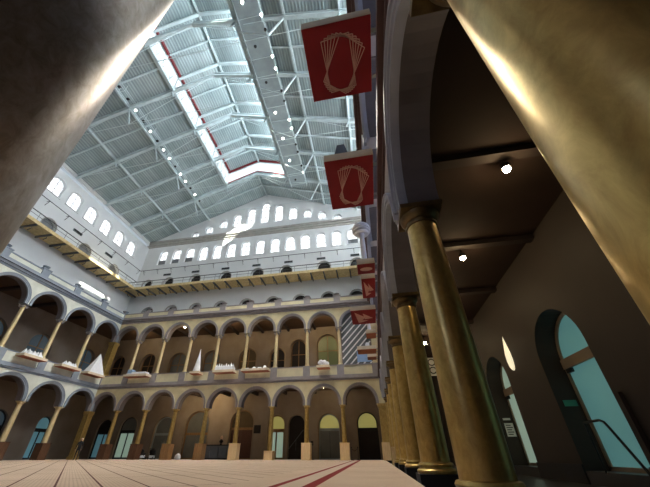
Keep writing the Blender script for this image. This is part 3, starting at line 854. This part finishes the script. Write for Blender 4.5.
# ------------------------------------------------------------------ display trays on the second-storey rail
def strips(mb, pts, w, z):
    n = len(pts)
    for i in range(n):
        a = Vector((*pts[i], z)); b = Vector((*pts[(i+1) % n], z))
        if (b-a).length > 1e-6: mb.beam(a, b, w, .012)
def tray(x0, y0, x1, y1, zb, h, label, under, graphic=None, side='right'):
    cx, cy = (x0+x1)/2, (y0+y1)/2; a, b = (x1-x0)/2, (y1-y0)/2
    root = empty('display_tray', (cx, cy, zb))
    t = .05
    mb = MB().box(-a, -b, .02, a, -b+t, h).box(-a, b-t, .02, a, b, h).box(-a, -b+t, .02, -a+t, b-t, h).box(a-t, -b+t, .02, a, b-t, h).box(-a+t, -b+t, h-.08, a-t, b-t, h-.03)
    mb.build('tray_body', 'trayedge', root)
    MB().box(-a+.005, -b+.005, 0, a-.005, b-.005, .03).build('underside', under, root)
    for sg in (-.6, .6):
        if side == 'right': m2 = MB().box(a-.1, b*sg-.04, .05, RIGX+.05-cx, b*sg+.04, .12)
        elif side == 'far': m2 = MB().box(a*sg-.04, b-.1, .05, a*sg+.04, FARY+.05-cy, .12)
        else: m2 = MB().box(LEFX-.05-cx, b*sg-.04, .05, -a+.1, b*sg+.04, .12)
        m2.build('bracket', 'steeld', root)
    if graphic:
        mb = MB()
        if graphic == 'fan':
            for k in range(6):
                an = math.radians(-6+8.2*k); ca, sa = math.cos(an), math.sin(an); pts = []
                for u, v in ((-.42, -.50), (.42, -.50), (.42, .93), (-.42, .93)):
                    uu = u*ca+v*sa*.82+.02; vv = -u*sa+v*ca-.26
                    pts.append((uu*a, -vv*b))
                strips(mb, pts, .020, -.006)
        elif graphic == 'arrow':
            for tri in ([(-.7, -.75), (.15, .0), (-.45, .8)], [(-.05, -.55), (.75, .15), (.1, .25)], [(-.2, .4), (.35, .45), (-.35, .75)]):
                pts = [(x*a, y*b) for x, y in tri]
                mb.prism(pts, lambda u, v, z: (u, z, v), -.012, -.001)
        else:
            pts = [(a*.7*math.cos(2*PI*k/24), b*.35*math.sin(2*PI*k/24)) for k in range(24)]
            mb.prism(pts, lambda u, v, z: (u, z, v), -.012, -.001)
        mb.build('printed_graphic', 'graphic', root)
    tag(root, label, 'tray', 'paper model trays on the second storey rail'); return root
s = .917; ZT = 8.72
TR = []
def rt(xl, xr, ya, yb, label, under, g):
    tray(xl*s, ya*s, .92*s, yb*s, ZT, .34, label, under, g); return ((xl*s+.92*s)/2, (ya+yb)/2*s)
p1 = rt(-.83, .93, 2.98, 4.85, 'large red bottomed tray nearest the viewer, printed with turning rectangles', 'trayred', 'fan')
p2 = rt(-.87, .93, 7.10, 9.66, 'second red bottomed tray, turning rectangles print, grey card model on top', 'trayred', 'fan')
p3 = rt(-.08, .93, 14.4, 15.5, 'small red tray carrying the tall white paper tower', 'trayred', 'lens')
p4 = rt(.08, .93, 16.1, 18.8, 'narrow red tray with white arrow print below the paper tower tray', 'trayred', 'arrow')
p5 = rt(-.95, .93, 20.8, 23.6, 'wide red tray with big pale triangle print before striped arch', 'trayred', 'arrow')
p6 = rt(.05, .93, 26.0, 27.4, 'small orange tray just below the triangle printed tray', 'traywood', None)
p7 = rt(-1.0, .93, 30.7, 32.4, 'orange tray holding a white paper cube near the striped arch', 'traywood', None)
p8 = rt(-.05, .93, 33.6, 34.9, 'lowest small orange tray against the far right corner', 'traywood', None)
def ftray(x0, x1, label, z=8.58): tray(x0, FARY-1.15, x1, FARY-.10, z, .28, label, 'traywood', None, 'far'); return ((x0+x1)/2, FARY-.63, z+.255)
q4 = ftray(-30.2, -27.0, 'tan tray with flat white and blue paper on far rail')
q5 = ftray(-21.2, -20.0, 'small tray under the tall narrow paper cone')
q6 = ftray(-18.25, -15.6, 'tan tray with a row of spiky white paper peaks')
q7 = ftray(-14.7, -11.4, 'long tray with a few low paper pieces, mid far rail')
q8 = ftray(-5.75, -4.3, 'small tray under the white paper cloud')
def ltray(y0, y1, label, z=8.62): tray(LEFX+.10, y0, LEFX+1.15, y1, z, .26, label, 'traywood', None, 'left'); return (LEFX+.63, (y0+y1)/2, z+.235)
r1 = ltray(23.5, 26.0, 'tan tray with crumpled paper on left rail, farther from the corner')
r2 = ltray(27.7, 30.3, 'tan tray with crumpled paper on left rail, next to pyramid tray')
r3 = ltray(31.3, 33.9, 'tray under the big white paper pyramid at the far left corner')

# paper models
def cone4(mb, x, y, z, w, d, h, tw=0.):
    b = [(x-w, y-d, z), (x+w, y-d, z), (x+w, y+d, z), (x-w, y+d, z)]
    if tw: mb.hexa(b+[(x-w*tw, y-d*tw, z+h), (x+w*tw, y-d*tw, z+h), (x+w*tw, y+d*tw, z+h), (x-w*tw, y+d*tw, z+h)])
    else: mb.add(b+[(x, y, z+h)], [(3,2,1,0), (0,1,4), (1,2,4), (2,3,4), (3,0,4)])
def crumple(name, p, a, b, h, n, label, seed):
    rnd = random.Random(seed); mb = MB(); mb.box(-a, -b, 0, a, b, .04)
    for k in range(n):
        w = rnd.uniform(.16, .34)
        cone4(mb, rnd.uniform(-a+w, a-w), rnd.uniform(-b+w, b-w), .02, w, w*rnd.uniform(.7, 1.2), h*rnd.uniform(.45, 1.))
    tag(mb.build(name, 'paper', loc=p), label, 'paper model', 'white paper models on the trays')
crumple('folded_paper_model', r1, .46, 1.1, .65, 24, 'crumpled white paper landscape on tray before the blue left window', 1)
crumple('folded_paper_model', r2, .46, 1.1, .55, 22, 'crumpled white paper landscape on tray beside the paper pyramid', 2)
mb = MB(); cone4(mb, 0, 0, 0, .47, 1.15, 2.5)
tag(mb.build('paper_pyramid', 'paper', loc=r3), 'tall white paper pyramid at the far left corner of the second storey', 'paper model')
mb = MB().box(-1.3, -.42, 0, 1.4, .42, .12); mb.box(-.6, -.38, .12, 1.3, .38, .3)
pf = empty('flat_paper_model', q4); mb.build('paper_slab', 'paper', pf)
MB().box(-1.25, -.36, .12, -.65, .36, .62).build('blue_block', 'paperblue', pf)
tag(pf, 'flat white paper model with a pale blue block on the far rail', 'paper model')
tag(MB().lathe([(.46, 0), (.45, .1), (.27, 1.1), (.11, 2.1), (.02, 2.8)], n=20).build('paper_cone', 'paper', loc=(q5[0], q5[1], q5[2])), 'tall narrow white paper cone standing on the far rail', 'paper model')
mb = MB().box(-1.1, -.42, 0, 1.1, .42, .40)
for k in range(11):
    cone4(mb, -1.0+.2*k, -.2+.2*(k % 3), .36, .13, .15, .40+.25*((k*7) % 4)/4)
tag(mb.build('spiky_paper_model', 'paper', loc=q6), 'block of spiky white paper peaks on the far rail', 'paper model')
mb = MB()
for x, w, h in ((-1.0, .3, .18), (-.2, .2, .28), (.5, .35, .2), (1.1, .18, .38)): cone4(mb, x, 0, 0, w, .3, h, .5)
tag(mb.box(-1.4, -.4, 0, 1.4, .4, .03).build('low_paper_model', 'paper', loc=q7), 'low scattered white paper pieces on the long far tray', 'paper model')
mb = MB(); rnd = random.Random(5)
for k in range(12):
    x, y = rnd.uniform(-.45, .45), rnd.uniform(-.2, .2); r = rnd.uniform(.18, .26)
    z0 = r*1.01+rnd.uniform(0, .28)*(1-abs(x))
    mb.lathe([(r*math.sin(PI*j/8)+.001, z0-r*math.cos(PI*j/8)) for j in range(9)], (x, y, 0), 10)
tag(mb.build('paper_cloud', 'paper', loc=q8), 'white lumpy paper cloud on a small far tray', 'paper model')
zt = ZT+.32
cone = MB(); cone4(cone, 0, 0, 0, .28, .28, .92, .45)
tag(cone.build('card_pyramid', 'greymodel', loc=(-.20, 6.95, zt)), 'dark grey cut off card pyramid on the second red tray', 'paper model')
tw = empty('paper_tower', (.36, p3[1], zt))
MB().lathe([(.15, 0), (.13, 1.9), (.18, 2.05)], n=16).build('stem', 'paper', tw)
mb = MB()
for k, (r, z) in enumerate(((.40, 2.02), (.50, 2.15), (.53, 2.28), (.50, 2.41), (.42, 2.53))):
    mb.lathe([(r*.85, z), (r, z+.02), (r, z+.09), (r*.85, z+.11)], n=28)
mb.lathe([(.36, 2.0), (.36, 2.65)], n=20); mb.build('disc_head', 'paper', tw)
tag(tw, 'tall white paper tower with a drum of stacked discs on top', 'paper model')
tag(MB().box(-.2, -.2, 0, .2, .2, .42).box(-.12, -.12, .42, .12, .12, .55).build('paper_cube', 'paper', loc=(p7[0]+.1, p7[1], zt)), 'white paper cube on the orange tray near the striped arch', 'paper model')
tag(MB().lathe([(.15, 0), (.13, .9), (.16, 1.0)], n=14).build('paper_post', 'paper', loc=(p6[0]-.1, p6[1], zt)), 'white paper post on the small orange tray', 'paper model')
mb = MB(); cone4(mb, 0, 0, 0, .14, .14, .6)
tag(mb.build('paper_spike', 'paper', loc=(.35, p5[1], zt)), 'small white paper spike on the wide red tray', 'paper model')

# slatted screen in the last far arch of the second storey
sx0, sx1 = FARC[8]+.30, FARC[9]-.31
scn = empty('slatted_screen', ((sx0+sx1)/2, FARY+.52, 9.12)); w = (sx1-sx0)/2
pts = [(-w, 0)]+[(x, z-9.12) for x, z in arc_pts(0, w, 13.88)]+[(w, 0)]
MB().prism(pts, lambda u, v, z: (u, v, z), 0, .05).build('backing', 'greydoor', scn)
def clip(u, z):
    top = (13.88-9.12)+math.sqrt(max(0, w*w-u*u)); return 0 <= z <= top and abs(u) <= w
for k in range(11):
    b0 = -3.2+.78*k; seg = []
    for j in range(121):
        u = -w+2*w*j/120; z = b0+(u+w)*1.05
        if clip(u, z): seg.append((u, z))
    if len(seg) > 3:
        a, b = seg[0], seg[-1]
        MB().beam((a[0], -.03, a[1]), (b[0], -.03, b[1]), .05, .14, (0, 0, 1)).build('slat', 'sign', scn)
MB().box(w*.0, -.09, .25, w*.98, -.06, 1.5).build('blue_picture', 'paperblue', scn)
tag(scn, 'dark screen of white diagonal slats filling the last far balcony arch', 'screen')

# ------------------------------------------------------------------ things on the ground floor
def figure(p, rzz, label, h=1.75, hair='greyhair', arms='down'):
    root = empty('person', p, rzz); k = h/1.75
    J = {'pelvis': (0, 0, .95), 'waist': (0, 0, 1.12), 'chest': (0, -.01, 1.32), 'neck': (0, 0, 1.47), 'head0': (0, -.02, 1.55),
         'hl': (.09, 0, .90), 'kl': (.11, -.02, .50), 'al': (.11, .02, .09), 'tl': (.12, -.16, .035),
         'hr': (-.09, 0, .90), 'kr': (-.11, -.02, .50), 'ar': (-.11, .02, .09), 'tr': (-.12, -.16, .035),
         'sl': (.19, 0, 1.40), 'el': (.25, .02, 1.12), 'wl': (.24, -.08, .88), 'sr': (-.19, 0, 1.40), 'er': (-.25, .02, 1.12), 'wr': (-.24, -.08, .88)}
    R = {'pelvis': .15, 'waist': .14, 'chest': .16, 'neck': .06, 'head0': .06, 'hl': .10, 'kl': .065, 'al': .045, 'tl': .04, 'hr': .10, 'kr': .065, 'ar': .045, 'tr': .04, 'sl': .075, 'el': .05, 'wl': .035, 'sr': .075, 'er': .05, 'wr': .035}
    E_ = [('pelvis', 'waist'), ('waist', 'chest'), ('chest', 'neck'), ('neck', 'head0'), ('pelvis', 'hl'), ('hl', 'kl'), ('kl', 'al'), ('al', 'tl'), ('pelvis', 'hr'), ('hr', 'kr'), ('kr', 'ar'), ('ar', 'tr'), ('chest', 'sl'), ('sl', 'el'), ('el', 'wl'), ('chest', 'sr'), ('sr', 'er'), ('er', 'wr')]
    names = list(J)
    me = bpy.data.meshes.new('body'); me.from_pydata([tuple(c*k for c in J[n]) for n in names], [(names.index(a), names.index(b)) for a, b in E_], [])
    ob = bpy.data.objects.new('body', me); col.objects.link(ob); ob.parent = root
    md = ob.modifiers.new('skin', 'SKIN')
    for i, n in enumerate(names):
        me.skin_vertices[0].data[i].radius = (R[n]*k, R[n]*k*.8); me.skin_vertices[0].data[i].use_root = (n == 'pelvis')
    ob.modifiers.new('sub', 'SUBSURF').levels = 1
    me.materials.append(M['cloth'])
    mb = MB(); z = 1.64*k
    mb.lathe([(.001, -.13*k), (.05*k, -.115*k), (.075*k, -.05*k), (.085*k, .02*k), (.075*k, .09*k), (.03*k, .125*k), (.001, .13*k)], (0, -.02, z), 16)
    cone4(mb, 0, -.10*k, z-.03*k, .014, .02, .05*k)
    hd = mb.build('head', 'skin', root)
    MB().lathe([(.089*k, .0), (.092*k, .05*k), (.078*k, .10*k), (.03*k, .135*k), (.001, .138*k)], (0, .002, z), 16).build('hair', hair, root)
    for sgn in (-1, 1):
        hb = MB(); wx, wy, wz = sgn*.24*k, -.08*k, .88*k
        hb.tube([(wx, wy, wz), (wx, wy-.01, wz-.08)], [.03, .038], 8)
        for f in range(4): hb.tube([(wx, wy-.045+.022*f, wz-.08), (wx-sgn*.008, wy-.05+.022*f, wz-.13), (wx-sgn*.02, wy-.05+.022*f, wz-.16+.008*abs(f-1.5))], .009, 6)
        hb.tube([(wx, wy-.035, wz-.03), (wx-sgn*.01, wy-.065, wz-.09)], .01, 6)
        hb.build('hand', 'skin', root)
    tag(root, label, 'person'); return root
figure((-28.9, 29.6, 0), .5, 'standing person in dark clothes with white hair in front of the corner pier', 1.85)
# display case between the columns
dc = empty('exhibit_case', (-18.6, 38.3, 0))
MB().box(-1.55, -.45, 0, 1.55, .45, .15).box(-1.55, -.45, 1.35, 1.55, .45, 1.45).build('frame', 'dark', dc)
for k in range(3): MB().box(-1.5+1.0*k+.04, -.42, .15, -1.5+1.0*k+.96, .42, 1.35).build('panel', 'greymodel', dc)
tag(dc, 'long dark exhibit case standing inside the far ground arcade', 'exhibit case')
bu = empty('portrait_bust', (-18.1, 38.3, 1.45))
MB().lathe([(.14, 0), (.10, .05), (.08, .15), (.2, .25), (.24, .38), (.12, .50), (.08, .56)], n=16).build('shoulders', 'dark', bu)
MB().lathe([(.07, .54), (.13, .62), (.15, .74), (.12, .86), (.03, .92)], n=16).build('head', 'skin', bu)
tag(bu, 'small bust with dark shoulders standing on the exhibit case', 'bust')
# notice panel on the wall
nb = empty('notice_board', (-14.6, BFAR-.06, 3.15)); MB().box(-.42, -.04, -.45, .42, .06, .45).build('frame', 'dark', nb); MB().box(-.34, -.05, -.36, .34, -.04, .36).build('face', 'void', nb)
tag(nb, 'black framed notice board on far wall beside the big wooden door', 'sign')
# strollers and bags
def stroller(p, rzz, label):
    root = empty('stroller', p, rzz)
    mb = MB()
    for sx in (-1, 1):
        mb.tube([(sx*.25, -.45, .12), (sx*.25, .0, .55), (sx*.25, .5, 1.05)], .02, 6); mb.tube([(sx*.25, .4, .12), (sx*.25, -.05, .6)], .02, 6)
    mb.tube([(-.25, .5, 1.05), (.25, .5, 1.05)], .025, 6); mb.build('frame', 'dark', root)
    MB().lathe([(.30, .0), (.34, .15), (.28, .32), (.1, .42)], (0, .1, .62), 14).build('hood', 'cloth', root)
    MB().box(-.22, -.35, .42, .22, .25, .62).build('seat', 'cloth', root)
    MB().box(-.24, -.35, .16, .24, .30, .40).build('basket', 'paperpale', root)
    for sx in (-1, 1):
        for y in (-.42, .4): MB().tube([(sx*.25-.03, y, .12), (sx*.25+.03, y, .12)], .12, 14).build('wheel', 'dark', root)
    tag(root, label, 'stroller', 'parked strollers in the far arcade'); return root
M['paperpale'] = mat('pale blue fabric', (.80, .86, .92), .8)
stroller((-27.2, 36.9, 0), 2.6, 'black stroller with pale basket, left one of the parked pair')
stroller((-26.0, 37.2, 0), 3.4, 'black stroller with pale basket, next to the brown boxed column')
mb = MB().lathe([(.32, 0), (.36, .2), (.30, .42), (.12, .55), (.14, .6)], n=14)
tag(mb.build('white_bag', 'paper', loc=(-22.5, 36.9, 0)), 'white bag on the floor behind the third boxed column', 'bag')
# stanchions
def stanchion(x, y, label):
    root = empty('rope_stanchion', (x, y, 0))
    MB().lathe([(.18, 0), (.18, .03), (.05, .06)], n=18).build('base', 'dark', root)
    MB().lathe([(.03, .05), (.03, 1.05)], n=10).build('post', 'iron', root)
    MB().lathe([(.045, 1.05), (.06, 1.09), (.03, 1.14)], n=12).build('finial', 'dark', root)
    tag(root, label, 'stanchion', 'stanchions by the last far arch'); return root
stanchion(-2.65, 36.3, 'dark stanchion just right of the last boxed far column')
stanchion(-2.0, 36.4, 'dark stanchion nearest the corner pier')
tag(MB().tube([(-2.65, 36.3, .98), (-2.32, 36.35, .78), (-2.0, 36.4, .98)], .025, 8).build('stanchion_rope', 'brownbox'), 'dark rope hanging between the two stanchions', 'rope')
ps = empty('sign_post', (-6.9, 36.9, 0))
MB().lathe([(.2, 0), (.2, .03), (.03, .05), (.03, 1.35)], n=14).build('post', 'dark', ps)
MB().box(-.14, -.03, 1.3, .14, .03, 1.7).build('board', 'dark', ps)
tag(ps, 'slim black sign post beside a tan boxed far column', 'sign')

# ------------------------------------------------------------------ right gallery fittings
def ceiling_lamp(p, label, power, zt=6.75):
    root = empty('ceiling_lamp', p)
    MB().tube([(0, 0, .0), (0, 0, .3)], .03, 8).build('stem', 'dark', root)
    MB().lathe([(.05, .05), (.12, .0), (.13, -.12), (.115, -.14)], n=18).build('housing', 'dark', root)
    MB().lathe([(.002, -.27), (.06, -.25), (.10, -.19), (.09, -.13), (.03, -.10)], n=18).build('bulb', 'bulb', root)
    l = bpy.data.lights.new('lamp_light', 'POINT'); l.energy = power; l.color = (1, .72, .40); l.shadow_soft_size = .12
    lo = bpy.data.objects.new('lamp_light', l); col.objects.link(lo); lo.parent = root; lo.location = (0, 0, -.42)
    tag(root, label, 'lamp', 'warm gallery ceiling lamps'); return root
ceiling_lamp((4.25, 6.3, 7.15), 'glowing warm bulb under the right gallery ceiling, nearer one', 3.5)
ceiling_lamp((4.1, 10.7, 7.15), 'glowing warm bulb under the right gallery ceiling, second one', 3.5)
for k, (y) in enumerate((15.2, 21.5, 30.)): ceiling_lamp((4.0, y, 7.15), '%s warm bulb beyond the two visible right gallery lamps' % ORD[k], 6)
ceiling_lamp((-20.3, 37.6, 7.15), 'lit warm lamp over the exhibit case in far ground arcade', 60)
ceiling_lamp((-24.6, 37.6, 7.15), 'small lit lamp left of the exhibit case in far ground arcade', 10)
ceiling_lamp((-33.2, 38.0, 15.7), 'white lamp under second storey ceiling near the far left corner', 15)
for k, x in enumerate((-25, -18.5, -12.2, -7.2, -4.2)): ceiling_lamp((x, 36.1, 15.7), '%s ceiling lamp of the far second storey gallery, from its left' % ORD[k], 22)
ceiling_lamp((-5.4, 36.1, 7.15), 'lamp over the grey double door with green lit fanlight', 14)

lpatch = empty('wall_light_patch', (BRIG-.02, 15.68, 3.7))  # patch of light on the wall, modelled as a glowing shell
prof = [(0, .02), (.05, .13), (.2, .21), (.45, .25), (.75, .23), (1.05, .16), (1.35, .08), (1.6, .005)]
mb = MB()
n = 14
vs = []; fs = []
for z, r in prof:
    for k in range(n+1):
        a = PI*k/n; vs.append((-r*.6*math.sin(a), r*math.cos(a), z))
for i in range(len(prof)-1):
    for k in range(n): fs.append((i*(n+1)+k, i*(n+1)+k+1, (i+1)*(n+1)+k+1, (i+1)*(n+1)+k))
mb.add(vs, fs, True); mb.build('patch_shell', 'light_patch', lpatch)
MB().box(-.02, -.06, .1, .02, .06, 1.2).build('patch_backing', 'iron', lpatch)
tag(lpatch, 'flame shaped light patch modelled as glowing shell between the two right glass doors', 'light_patch')

hr = empty('handrail', (6.4, 10.9, -.02))
MB().tube([(.0, .95, 1.30), (0, .18, 1.30), (0, .02, 1.24), (0, -.10, 1.08), (0, -.78, .0)], .035, 10).build('rail', 'dark', hr)
MB().tube([(0, .95, 0), (0, .95, 1.30)], .03, 10).build('post', 'dark', hr)
tag(hr, 'black bent handrail in front of the teal glass door', 'handrail')
tag(MB().box(-.05, -.08, 0, .05, .08, 1.85).build('door_guard_post', 'beam', loc=(6.52, 10.0, .0)), 'dark upright strip on the near side of the teal glass door', 'post')
def small_sign(name, p, w, h, m, label, lines=0):
    root = empty(name, p)
    MB().box(-w/2, -.015, -h/2, w/2, .015, h/2).build('board', m, root)
    mb = MB()
    for k in range(lines): mb.box(-w*.36, -.02, h*(.34-.68*k/max(1, lines-1))-h*.03, w*(.36 if k % 2 else .2), -.015, h*(.34-.68*k/max(1, lines-1))+h*.03)
    if lines: mb.build('print', 'ink', root)
    tag(root, label, 'sign'); return root
small_sign('notice_sheet', (BRIG+.40, R2[0]+R2[1]-.03, 1.55), .42, .62, 'sign', 'white notice sheet in the jamb of the farther glass door', 5)
small_sign('notice_plate', (BRIG+.38, R2[0]+R2[1]-.03, 2.05), .36, .10, 'sign', 'narrow plate above the white notice sheet')
small_sign('notice_plate', (BRIG+.40, R1[0]+R1[1]-.03, 2.0), .42, .20, 'exitgreen', 'small green plate in the jamb of the teal glass door')

# hanging sign between the first two full columns
hs = empty('hanging_sign', (3.6, 17.6, 4.0))
MB().box(-.5, -.03, 0, .5, .03, .95).build('board', 'sign', hs)
MB().tube([(-.4, 0, .95), (-.4, 0, 3.4)], .012, 6).tube([(.4, 0, .95), (.4, 0, 3.4)], .012, 6).build('cable', 'dark', hs)
for k, t in enumerate(('On', 'Oc')):
    cu = bpy.data.curves.new('lettering', 'FONT'); cu.body = t; cu.size = .52; cu.extrude = .004; cu.align_x = 'LEFT'
    tmp = bpy.data.objects.new('tmp', cu); col.objects.link(tmp); bpy.context.view_layer.update()
    me = bpy.data.meshes.new_from_object(tmp.evaluated_get(bpy.context.evaluated_depsgraph_get())); bpy.data.objects.remove(tmp)
    o = bpy.data.objects.new('lettering', me); col.objects.link(o); o.parent = hs; o.location = (-.42, -.036, .52-.42*k); o.rotation_euler = (PI/2, 0, 0)
    me.materials.clear(); me.materials.append(M['ink'])
tag(hs, 'white hanging sign with black letters seen between gold columns', 'sign')

# added dark backing behind the openings, keeps sky light from leaking in
struct(MB().box(BLEF-3, BFAR+.75, -.6, BRIG+3, BFAR+.95, 16.5).build('wall_far_backing', 'void'))
struct(MB().box(BLEF-.95, YN, -.6, BLEF-.75, BFAR+.95, 16.5).build('wall_left_backing', 'void'))
struct(MB().box(BRIG+1.15, YN, -.6, BRIG+1.35, BFAR+.95, 8.1).build('wall_right_backing', 'void'))
# ------------------------------------------------------------------ light
w = bpy.data.worlds.new('World'); sc.world = w; w.use_nodes = True
bg = w.node_tree.nodes['Background']; bg.inputs[0].default_value = (.72, .84, 1, 1); bg.inputs[1].default_value = .55
def sun(name, d, e, c, ang):
    l = bpy.data.lights.new(name, 'SUN'); l.energy = e; l.color = c; l.angle = ang
    o = bpy.data.objects.new(name, l); col.objects.link(o); o.rotation_euler = Vector(d).to_track_quat('-Z', 'Y').to_euler()

sun('sun', (-29, 25, -21.5), 8, (1, .93, .80), .01)

# ------------------------------------------------------------------ camera
cam = bpy.data.cameras.new('Camera'); co = bpy.data.objects.new('Camera', cam); col.objects.link(co)
co.location = (0, 0, .432); co.rotation_euler = (PI/2+.5771, 0, .1876)
cam.sensor_width = 36; cam.lens = 296.17/650*36
cam.shift_x = (325-310.99)/650; cam.shift_y = (262.23-243.5)/650
cam.clip_start = .05; cam.clip_end = 500
sc.camera = co
sc.view_settings.view_transform = 'Standard'; sc.view_settings.look = 'None'; sc.view_settings.gamma = 1
sc.view_settings.use_curve_mapping = False; sc.view_settings.exposure = 2.0
